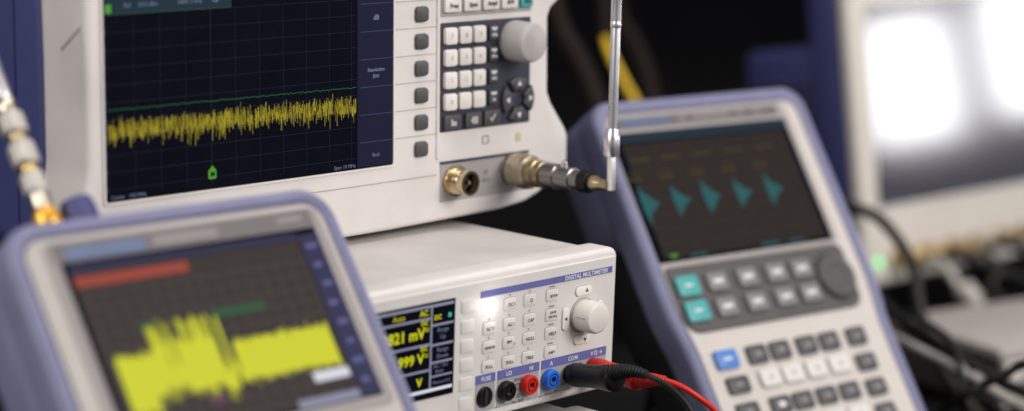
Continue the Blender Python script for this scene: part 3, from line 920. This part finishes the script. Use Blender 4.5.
def hh_body(t, L, hw, thick, bez, face='face', waist=0.0, side_z=0.11):
    """blue bumper, white face, dark rear shell, kick stand"""
    h = lambda v: L - v
    r = 0.018

    def outline(off, rr):
        top = rrect(-hw + off, hw - off, h(L - off), h(off), (0.014, rr, rr, 0.014), 8)
        out = []
        for x, z in top:
            v = L - z
            k = min(1, max(0, (v - 0.150) / 0.040))
            k = k * k * (3 - 2 * k)
            out.append((x * (1 - waist / hw * k), z))
        # add points along the long sides so that the waist shows
        res = []
        n = len(out)
        for i in range(n):
            res.append(out[i])
            a, c = out[i], out[(i + 1) % n]
            if abs(a[1] - c[1]) > 0.1:
                for s in range(1, 24):
                    z = a[1] + (c[1] - a[1]) * s / 24
                    v = L - z
                    k = min(1, max(0, (v - 0.150) / 0.040))
                    k = k * k * (3 - 2 * k)
                    sg = 1 if a[0] > 0 else -1
                    res.append((sg * (hw - off) * (1 - waist / hw * k), z))
        return res
    fo, fi = outline(0, r), outline(bez, r - 0.008)
    obj('bumper', ring(fo, fi, -0.0015, 0.019, bev=0.0055), 'bumper', t, smooth=60)
    obj('face_plate', prism(fi, 0.0005, 0.016, 0.0), face, t)
    obj('rear_shell', prism(outline(0.006, r), 0.0192, thick, 0.010, 3), 'dark_body', t)
    # bumper wraps round the top corners
    cap = [(x, z) for x, z in rrect(-hw + 0.0006, hw - 0.0006, h(side_z), h(0.0006), (0.03, r, r, 0.03), 8)]
    obj('top_guard', prism(cap, 0.0194, thick - 0.008, 0.006, 3), 'bumper', t, smooth=60)
    k = rbox(-0.045, 0.045, thick - 0.001, thick + 0.005, h(0.20), h(0.105), 0.003)
    obj('stand_hinge', k, 'dark_body', t)
    # kick stand leg reaching the bench
    return h


def stand_leg(t, thick, L, v):
    mw = t.matrix_world
    a = Vector((0, thick + 0.002, L - v))
    A = mw @ a
    # foot straight behind on the bench
    back = Vector((mw[0][1], mw[1][1], 0)).normalized()
    F = Vector((A.x, A.y, T + 0.004)) + back * 0.035
    inv = mw.inverted()
    f = inv @ F
    for sx in (-0.035, 0.035):
        obj('stand_leg', tube([a + Vector((sx, 0, 0)), f + Vector((sx, 0, 0))], 0.0038, 10, 2), 'dark_body', t)


# left, near
OL = CAM + ray(163.5, 205) * 1.02
mt0 = frame(-2, 36, OL)
OLs = OL + Vector((mt0[0][0], mt0[1][0], 0)) * 0.0035
LL = 0.290
hl = handheld('handheld_analyzer', 'handheld spectrum analyzer with bright yellow trace, lavender bumper, nearest at lower left', 'handheld analyzer', OLs, -2, 36, LL, 0.092, 0.058, 0)
h = hh_body(hl, LL, 0.0915, 0.058, 0.0088, 'face_grey', waist=0.0)
dx = -0.0030
X = lambda x: x * mm + dx
V = lambda v: LL - (v + 4.3) * mm
obj('inset_plate', prism(rrect(X(-70), X(82.5), V(113), V(7.0), 0.004, 3), -0.0001, 0.001), 'inset', hl)
hd = obj('header_strip', rbox(X(-66), X(78), -0.0004, 0.001, V(17.5), V(8.0)), 'header', hl)
obj('emblem', quads([(X(-60), X(-18), V(16.8), V(10.4))], -0.0006), 'emblem', hd)
obj('header_patch', quads([(X(-14), X(22), V(15.6), V(10.6))], -0.0006), 'patch', hd)
t = text_bm('MODEL', 0.0045, -0.0005, X(67), V(11.9), bold=0.0001)
t.free()
obj('header_patch', quads([(X(57), X(72), V(13.6), V(10.6))], -0.0006), 'patch', hd)
hs = obj('screen', rbox(X(-64.5), X(77.5), -0.0004, 0.0012, V(107.5), V(17.6), 0.0003, 1), 'glass', hl)
ysl = -0.0008
obj('plot_area', quads([(X(-62), X(64.5), V(106.5), V(23.5))], ysl + 0.0002), 'glass_warm', hs)
obj('menu_column', quads([(X(65.0), X(77), V(106.5), V(21))], ysl), 'g_menu', hs)
for i in range(8):
    obj('menu_text', quads([(X(67.5 + (i % 3) * 0.6), X(74 - (i % 2) * 1.4), V(26 + i * 10.2 + 2.6), V(26 + i * 10.2))], ysl - 0.0001), 'g_purplek', hs)
obj('title_band', quads([(X(-62), X(64.5), V(23.4), V(19.5))], ysl), 'g_purple', hs)
obj('status_bar', quads([(X(-61), X(-1), V(30.6), V(25.4))], ysl - 0.0001), 'g_red', hs)
g = []
for i in range(15):
    x = -58 + i * 8.6
    g.append((X(x), X(x + 1.0), V(104), V(32)))
for i in range(11):
    v = 34 + i * 6.8
    g.append((X(-60), X(64), V(v + 0.9), V(v)))
obj('grid', quads(g, ysl), 'g_gridw', hs)
cols = []
N = 260
for i in range(N):
    x = -56.5 + i * (117.5 / N)
    top, bot = 66.8, 86.5
    if -37 < x < 4:
        top = 53.5 + 3 * noise.noise(Vector((x * 0.25, 0, 0)))
        bot = 83.0
    if -32 < x < -30 or 4 < x < 6.2:
        top += 4
    if x > 4:
        top = 68.0
    if -12 < x < 2:
        bot = 88.5
    if x < -42:
        top, bot = 66.0, 92.0
    if -37 < x < 3 and random.random() < 0.42:
        top = 65.5 - random.uniform(0, 5)
    if -2.5 < x < 0.5 or 2.5 < x < 5.5:
        top = 80 + random.uniform(-6, 6)
    if -24 < x < -4:
        bot = 85 + 3 * random.random()
    if -30 < x < -20 and random.random() < 0.3:
        top += 8
    top += random.gauss(0, 1.2)
    bot += abs(random.gauss(0, 2.0)) * (2 if x < 0 else 1)
    cols.append((X(x), X(x + 117.5 / N), V(bot), V(top)))
obj('noise_trace', quads(cols, ysl - 0.0002), 'g_yellow2', hs)
for q in ((X(1), X(32), V(55.5), V(51.0)), (X(-38), X(-30), V(54), V(51.5))):
    obj('marker_text', quads([q], ysl - 0.00015), 'g_dimgreen', hs)
obj('label_box', quads([(X(42), X(63), V(95.5), V(90.5))], ysl - 0.0002), 'g_barw', hs)
obj('label_box', quads([(X(28), X(64), V(107.0), V(102.5)), ], ysl - 0.0002), 'g_bar', hs)
obj('marker_flag', quads([(X(-16), X(-8), V(96), V(92))], ysl - 0.0002), 'g_pink', hs)
obj('axis_text', quads([(X(-50), X(-28), V(104.8), V(101.5))], ysl - 0.0002), 'g_text', hs)
# keys below the picture's edge, seen from a step to the side
for r in range(5):
    for c in range(6):
        x, v = -62 + c * 25, 128 + r * 28
        obj('key', prism(rrect(X(x - 9), X(x + 9), V(v + 8), V(v - 8), 0.002, 2), -0.002, 0.001, 0.0008, 2), 'key_mid' if r else 'key_dark', hl)
# ports along the top
PORT_X = -43
for px_, nm, m in ((PORT_X, 'port_connector', 'gold'), (-25, 'port_cap', 'blue_dark')):
    Xm = Matrix.Translation((X(px_), 0.030, LL - 0.001)) @ Matrix.Rotation(-math.pi / 2, 4, 'X')
    if nm == 'port_cap':
        obj(nm, lathe([(0, 0.0084), (0.018, 0.0084), (0.022, 0.0074), (0.0225, 0)], Xm, 24), m, hl, label='dark blue dust cap on the top edge')
    else:
        obj(nm, lathe([(0, 0.0085), (0.003, 0.0085), (0.0035, 0.0068), (0.0100, 0.0068), (0.0102, 0.0)], Xm, 24), m, hl, label='gold coaxial port on the top edge')
stand_leg(hl, 0.058, LL, 0.13)

# chain of adapters on its port
mw = hl.matrix_world
P0 = mw @ Vector((X(PORT_X), 0.030, LL + 0.0092))
P1 = at_depth(-2, 84, (P0 - CAM).dot(fwd) + 0.03)
rot = (P1 - P0).normalized().to_track_quat('-Y', 'Z').to_matrix().to_4x4()
ch = thing('adapter_chain', 'pale chain of coaxial adapters rising from the near handheld, at the left edge', 'adapter', Matrix.Translation(P0) @ rot)
obj('gold_ring', lathe([(0, 0.0064), (0.001, 0.0068), (0.006, 0.0068), (0.007, 0.0058), (0.009, 0.0054), (0.009, 0)], None, 28), mat('orange_gold', (0.80, 0.42, 0.05), 0.3, metal=0.6), ch)
zz = 0.0088
for ln, r, m, nm in ((0.010, 0.0050, 'nickel', 'barrel'), (0.011, 0.0060, 'silver_braid', 'coupling_nut'), (0.005, 0.0044, 'gold', 'barrel'), (0.012, 0.0066, 'silver_braid', 'coupling_nut'), (0.006, 0.0048, 'oldbrass', 'barrel'),
                     (0.011, 0.0064, 'silver_braid', 'coupling_nut'), (0.009, 0.0046, 'nickel', 'barrel'), (0.06, 0.0042, 'chrome', 'rod')):
    obj(nm, lathe([(zz, r * 0.85), (zz + 0.0012, r, nm == 'coupling_nut'), (zz + ln - 0.0012, r, nm == 'coupling_nut'), (zz + ln, r * 0.85), (zz + ln, 0)], None, 32, ribdepth=0.07), m, ch, smooth=30)
    zz += ln - 0.0002

# right, farther
OR = CAM + ray(680, 95) * 1.52
mt0 = frame(-8, 34, OR)
ORs = OR + Vector((mt0[0][0], mt0[1][0], 0)) * 0.0145
LR = 0.290
hr = handheld('handheld_oscilloscope', 'handheld oscilloscope with teal pulses on screen and full keypad, behind the multimeter on the right', 'handheld oscilloscope', ORs, -8, 34, LR, 0.097, 0.062, 0)
hh_body(hr, LR, 0.0985, 0.062, 0.0110, waist=0.005)
dx = -0.0155
X = lambda x: x * mm + dx
V = lambda v: LR - (v + 4.8) * mm
obj('inset_plate', prism(rrect(X(-75), X(92), V(118), V(7.0), 0.004, 3), -0.0001, 0.001), 'inset2', hr)
hd = obj('header_strip', rbox(X(-66), X(84), -0.0003, 0.001, V(17.2), V(9.2)), 'header', hr)
obj('emblem', quads([(X(-60), X(-19), V(15.4), V(10.2))], -0.0006), 'emblem', hd)
obj('header_patch', quads([(X(-10), X(-2), V(15), V(11)), (X(3), X(38), V(14.8), V(10.8)), (X(46), X(52), V(14.8), V(10.8)), (X(60), X(68), V(14.8), V(10.8))], -0.0006), 'patch', hd)
hs = obj('screen', rbox(X(-73.5), X(87.5), -0.0004, 0.0012, V(115.5), V(20.0), 0.0003, 1), 'glass', hr)
obj('plot_area', quads([(X(-67), X(81), V(112), V(29))], ysl + 0.0002), 'glass_warm2', hs)
obj('title_band', quads([(X(-69), X(86), V(27.5), V(21.5))], ysl + 0.0002), 'g_banner', hs)
bursts = []
for c in (-63, -35, -8, 21.5, 50.5):
    amp = random.uniform(0.82, 1.08)
    for i in range(26):
        f = i / 25
        x = c - 7 + f * 17
        a = 17.5 * (1 - f) ** 1.5 * random.uniform(0.7, 1.0) if f > 0.12 else 17 * f / 0.12 * random.uniform(0.8, 1)
        bursts.append((X(x), X(x + 0.62), V(73 + a * amp * random.uniform(0.8, 1.2)), V(73 - a * amp)))
obj('pulse_trace', quads(bursts, ysl - 0.0002), 'g_teal', hs)
t = []
for c in (-63, -35, -8, 21.5, 50.5):
    t.append((X(c - 2), X(c + 15), V(41.5), V(40)))
    t.append((X(c - 11), X(c + 2), V(55.5), V(53.5)))
    t.append((X(c - 9), X(c + 1), V(50.5), V(49.5)))
obj('square_trace', quads(t, ysl - 0.0001), 'g_olive', hs)
g = [(X(-67 + i * 14.8), X(-67 + i * 14.8 + 0.5), V(112), V(29)) for i in range(11)] + [(X(-67), X(81), V(29 + i * 10.4 + 0.5), V(29 + i * 10.4)) for i in range(9)]
obj('grid', quads(g, ysl), glow('faint_warm_grid_light', srgb(62, 56, 46), 0.7), hs)
obj('status_text', quads([(X(-62), X(-56), V(112.4), V(110)), ], ysl - 0.0002), 'g_green2', hs)
for q in ((X(-45), X(-30), V(113.5), V(112)), (X(20), X(36), V(113.5), V(111.5)), (X(45), X(60), V(113.5), V(112))):
    obj('status_text', quads([q], ysl - 0.0002), 'g_teal', hs)
kf = obj('key_field', prism(rrect(X(-71), X(90.5), V(166.5), V(119.0), (0.010, 0.006, 0.003, 0.012), 4), -0.0012, 0.001, 0.0006, 1), 'keyfield', hr)


def hkey(x, v, w, hgt, m, leg='print_white', lw=0.45, lh=0.16, y=-0.0012):
    k = obj('key', prism(rrect(X(x - w), X(x + w), V(v + hgt), V(v - hgt), 0.002, 3), y - 0.003, y + 0.0004, 0.001, 2), m, hr)
    if leg:
        obj('legend', quads([(X(x - w * lw), X(x + w * lw), V(v + hgt * lh), V(v - hgt * lh))], y - 0.0032), leg, k)


hkey(-59.0, 134.0, 9.5, 7.2, 'key_teal', 'g_text' if False else 'print_white', 0.35, 0.12)
hkey(-59.0, 152.0, 9.5, 7.2, 'key_teal', 'print_white', 0.35, 0.12)
for x in (-33, -6, 20.4, 44.2):
    hkey(x, 134.0, 8.6, 6.4, 'key_mid', 'print_white', 0.5, 0.22)
    hkey(x, 152.2, 8.6, 6.4, 'key_mid', 'print_white', 0.5, 0.22)
Xm = Matrix.Translation((X(74.0), -0.0012, V(143.0)))
wh = obj('jog_wheel', lathe([(0, 0.0165), (0.002, 0.0165), (0.0032, 0.0155), (0.0030, 0.0085), (0.0022, 0.0078), (0.0022, 0)], Xm, 40), 'keyfield', hr)
obj('wheel_rim', lathe([(0, 0.0180), (0.0006, 0.0178), (0.0006, 0.0)], Xm, 40), 'dark_body', wh)
yk = 0.0005
hkey(-49.0, 187.2, 9.5, 6.6, 'key_blue', 'print_white', 0.4, 0.14, yk)
for x in (-21.6, -0.6, 23.8, 45.2, 71.0):
    hkey(x, 187.5, 8.4, 6.6, 'key_dark', 'print_grey', 0.35, 0.3, yk)
for v in (205.5, 224.0, 242.0, 260.0):
    hkey(-47.0, v, 9.2, 6.0, 'key_dark', 'print_grey', 0.35, 0.25, yk)
    hkey(70.8, v + 1, 8.6, 6.2, 'key_dark', 'print_grey', 0.4, 0.3, yk)
    for x in (-18.2, 2.2, 24.1, 45.8):
        if v in (205.5, 242.0):
            hkey(x, v - 1, 9.0, 6.2, 'key_panel', 'print_grey', 0.14, 0.16, yk)
        else:
            hkey(x, v, 8.4, 6.2, 'key_dark', 'print_grey' if x > 0 else 'print_white', 0.35, 0.3, yk)
stand_leg(hr, 0.062, LR, 0.13)

# ------------------------------------------------------------------ big oscilloscope, far right
so = thing('bench_oscilloscope', 'large bench oscilloscope with blue rear case and window glare on its screen, far right', 'oscilloscope', frame(-2, 8, (1.0, 0.32, -0.03)))
X0 = -0.066
obj('front_bezel', prism(rrect(X0, 0.370, 0.040, 0.345, 0.014), 0.0, 0.014, 0.005, 3), 'white2', so)
obj('rear_case', prism(rrect(X0 + 0.003, 0.365, 0.044, 0.262, 0.012), 0.0142, 0.132, 0.006, 3), 'blue_dark', so)
obj('side_handle', prism(rrect(X0 + 0.001, X0 + 0.030, 0.048, 0.343, 0.008), 0.0144, 0.050, 0.004, 3), 'blue_dark', so)
for i in range(7):
    for j in range(6):
        z = 0.150 + j * 0.014
        obj('vent_slot', rbox(X0 + 0.0018, X0 + 0.0032, 0.046 + i * 0.011, 0.053 + i * 0.011, z, z + 0.009, 0.0), 'dark_body', so)
obj('screen', rbox(-0.0450, 0.285, -0.0006, 0.002, 0.1115, 0.296, 0.0003, 1), 'glass_big', so)
ss = so.children[-1]
obj('status_line', quads([(-0.035, 0.02, 0.1150, 0.1170), (0.05, 0.12, 0.1150, 0.1165), (0.13, 0.20, 0.1150, 0.1165)], -0.0009), 'g_teal', ss)
obj('screen_rim', ring(rrect(-0.0475, 0.2875, 0.1090, 0.2985, 0.003, 3), rrect(-0.0452, 0.2852, 0.1113, 0.2962, 0.003, 3), -0.0015, 0.001), 'white2', so)
obj('power_lamp', lathe([(0, 0.0036), (0.0015, 0.0034), (0.002, 0)], Matrix.Translation((-0.050, 0, 0.061)), 20), 'g_led', so, label='green glowing power lamp')
for i, x in enumerate((-0.022, 0.018, 0.058, 0.098, 0.138, 0.178, 0.218)):
    njack('coaxial_jack', x, 0.062, so, 'bronze')
for x in (-0.06, 0.34):
    obj('front_foot', rbox(x - 0.012, x + 0.012, 0.022, 0.045, -0.0085, 0.0445, 0.003), 'black_soft', so)
    obj('rear_foot', rbox(x - 0.012, x + 0.012, 0.10, 0.125, -0.020, 0.0445, 0.003), 'black_soft', so)
SOM = so.matrix_world
sj = lambda x, y, z: tuple(SOM @ Vector((x, y, z)))


def cable(name, label, pts, r, m, con=None):
    t = thing(name, label, 'cable', pts[0])
    o = Vector(pts[0])
    obj('sheath', tube([p - o for p in above_bench(spline(pts, 10), r)], r, 12, smooth=False), m, t, smooth=60)
    for c in (con or ()):
        a, b_ = Vector(c[0]) - o, Vector(c[1]) - o
        q = (b_ - a).normalized().to_track_quat('-Y', 'Z').to_matrix().to_4x4()
        ln = (b_ - a).length
        obj('plug', lathe([(0, c[2] * 0.9), (0.001, c[2]), (ln * 0.6, c[2]), (ln * 0.62, c[2] * 0.7), (ln, c[2] * 0.6), (ln, 0)], Matrix.Translation(a) @ q, 18), c[3], t)
    return t


D = lambda u, v, t: tuple(at_depth(u, v, t))
cable('black_cable', 'dark cable arching down from beside the handheld oscilloscope to the grey box',
      [D(846, 206, 1.84), D(862, 210, 1.82), D(882, 221, 1.79), D(902, 246, 1.77), D(914, 272, 1.76), D(918, 300, 1.75), D(926, 330, 1.74), D(950, 380, 1.70), D(990, 430, 1.66)], 0.0048, 'olive_cable')
cable('black_cable', 'thick black cable plugged into the large oscilloscope, running right behind the grey box',
      [sj(0.018, -0.012, 0.062), sj(0.022, -0.040, 0.058), sj(0.05, -0.070, 0.040), sj(0.10, -0.075, 0.020), sj(0.18, -0.060, 0.006), sj(0.30, -0.05, 0.004)], 0.0055, 'dark_cable',
      [(sj(0.018, -0.006, 0.062), sj(0.020, -0.034, 0.060), 0.0085, 'gold')])
cable('black_cable', 'black cable plugged into a middle jack of the large oscilloscope, looping down',
      [sj(0.098, -0.012, 0.062), sj(0.098, -0.045, 0.060), sj(0.118, -0.075, 0.040), sj(0.15, -0.085, 0.016), sj(0.24, -0.08, 0.004)], 0.0050, 'dark_cable',
      [(sj(0.098, -0.006, 0.062), sj(0.098, -0.036, 0.061), 0.0085, 'nickel')])
cable('coaxial_cable', 'short pale coaxial lead hanging from the first jack of the large oscilloscope',
      [sj(-0.022, -0.012, 0.062), sj(-0.024, -0.05, 0.058), sj(-0.030, -0.08, 0.030), sj(-0.020, -0.10, 0.004)], 0.0045, 'silver_braid',
      [(sj(-0.022, -0.006, 0.062), sj(-0.0225, -0.036, 0.060), 0.0085, 'gold'), (sj(-0.0285, -0.075, 0.038), sj(-0.024, -0.095, 0.012), 0.010, 'silver_braid')])
cable('coaxial_cable', 'pale coaxial cable with silver couplings crossing the dark bench in front of the grey box',
      [tuple(on_bench(862, 348)), D(876, 334, 1.68), D(890, 336, 1.66), D(912, 346, 1.63), D(940, 360, 1.61), D(962, 372, 1.59), D(985, 385, 1.57), D(1012, 402, 1.55), D(1050, 425, 1.53), tuple(on_bench(1095, 480)), tuple(on_bench(1190, 500))], 0.0036, 'silver_braid',
      [(D(955, 368, 1.596), D(966, 375, 1.59), 0.0066, 'chrome'), (D(972, 378, 1.585), D(985, 386, 1.575), 0.0060, 'chrome')])
cable('black_cable', 'thin dark cable lying on the bench below the handheld oscilloscope and pale coaxial cable',
      [D(880, 300, 1.75), D(898, 318, 1.72), D(925, 335, 1.69), D(950, 352, 1.66), D(985, 375, 1.63), D(1030, 395, 1.6)], 0.0050, 'dark_cable')
yc = cable('yellow_cable', 'yellow cable hanging in the dark behind the antenna',
      [D(605, 30, 1.925), D(607, 44, 1.92), D(614, 62, 1.91), D(626, 85, 1.90), D(640, 112, 1.88), D(660, 170, 1.86), D(690, 260, 1.85), tuple(on_bench(730, 330)), tuple(on_bench(800, 335))], 0.0036, 'yellow_cable')
obj('dark_sleeve', tube([Vector(p) - yc.location for p in (D(592, -420, 2.0), D(597, -160, 1.97), D(600, -40, 1.95), D(603, 0, 1.935), D(606, 37, 1.922))], 0.0052, 12, 8), 'brown_cable', yc, smooth=60)
cable('brown_cable', 'brown cable looping in the dark just right of the yellow cable',
      [D(600, -420, 2.1), D(608, -150, 2.07), D(612, -30, 2.05), D(618, 15, 2.05), D(632, 40, 2.04), D(645, 70, 2.02), D(655, 110, 2.0), D(668, 190, 1.98), tuple(on_bench(690, 300)), tuple(on_bench(770, 300))], 0.008, 'brown_cable')
cable('grey_cable', 'grey-brown cable hanging in the dark between the analyzer and the yellow cable',
      [D(540, -420, 1.86), D(546, -150, 1.82), D(552, -10, 1.80), D(562, 30, 1.80), D(576, 55, 1.79), D(590, 85, 1.78), D(602, 130, 1.77), D(612, 230, 1.76), tuple(on_bench(625, 330)), tuple(on_bench(690, 335))], 0.0085, 'brown_cable')

cable('black_cable', 'thin black cable dropping across the pale coaxial cable beside the grey box',
      [D(905, 312, 1.70), D(930, 325, 1.66), D(948, 338, 1.62), D(957, 356, 1.58), D(961, 378, 1.555), D(964, 402, 1.535), tuple(on_bench(975, 440)), tuple(on_bench(1010, 480))], 0.0026, 'dark_cable')
cable('black_cable', 'dark cable curling round the front corner of the grey box at the right edge',
      [tuple(on_bench(930, 420)), D(960, 398, 1.53), D(985, 384, 1.51), D(1004, 376, 1.50), D(1020, 366, 1.50), D(1040, 372, 1.49), tuple(on_bench(1080, 430)), tuple(on_bench(1160, 440))], 0.0032, 'dark_cable')
cable('grey_cable', 'thin grey cable sagging between the large oscilloscope and the grey box',
      [sj(0.058, -0.012, 0.062), sj(0.060, -0.040, 0.056), sj(0.040, -0.070, 0.046), sj(-0.005, -0.090, 0.036), sj(-0.030, -0.115, 0.014), tuple(on_bench(905, 345))], 0.0030, 'olive_cable',
      [(sj(0.058, -0.006, 0.062), sj(0.0585, -0.034, 0.060), 0.0080, 'bronze')])

# ------------------------------------------------------------------ grey box in front of the big oscilloscope
gb = thing('equipment_box', 'flat grey equipment box with taupe side lying in front of the large oscilloscope', 'box', frame(-14, 0, (0.778, 0.090, T)))
obj('case', prism(rrect(0.0, 0.36, 0.006, 0.046, 0.003), 0.0, 0.130, 0.002, 2), 'boxside', gb)
obj('lid', prism(rrect(-0.002, 0.362, 0.0462, 0.056, 0.003), -0.002, 0.132, 0.002, 2), 'boxtop', gb)
obj('front_panel', rbox(0.003, 0.357, -0.0035, -0.0002, 0.008, 0.045, 0.001), 'white2', gb)
for i in range(6):
    obj('panel_key', rbox(0.02 + i * 0.035, 0.042 + i * 0.035, -0.0055, -0.0034, 0.02, 0.034, 0.001, 1), 'key_mid', gb)
for fx in (0.02, 0.34):
    for fy in (0.02, 0.11):
        obj('foot', lathe([(0, 0.008), (0.0065, 0.008)], Matrix.Translation((fx, fy, 0)) @ Matrix.Rotation(-math.pi / 2, 4, 'X'), 12), 'black_soft', gb)
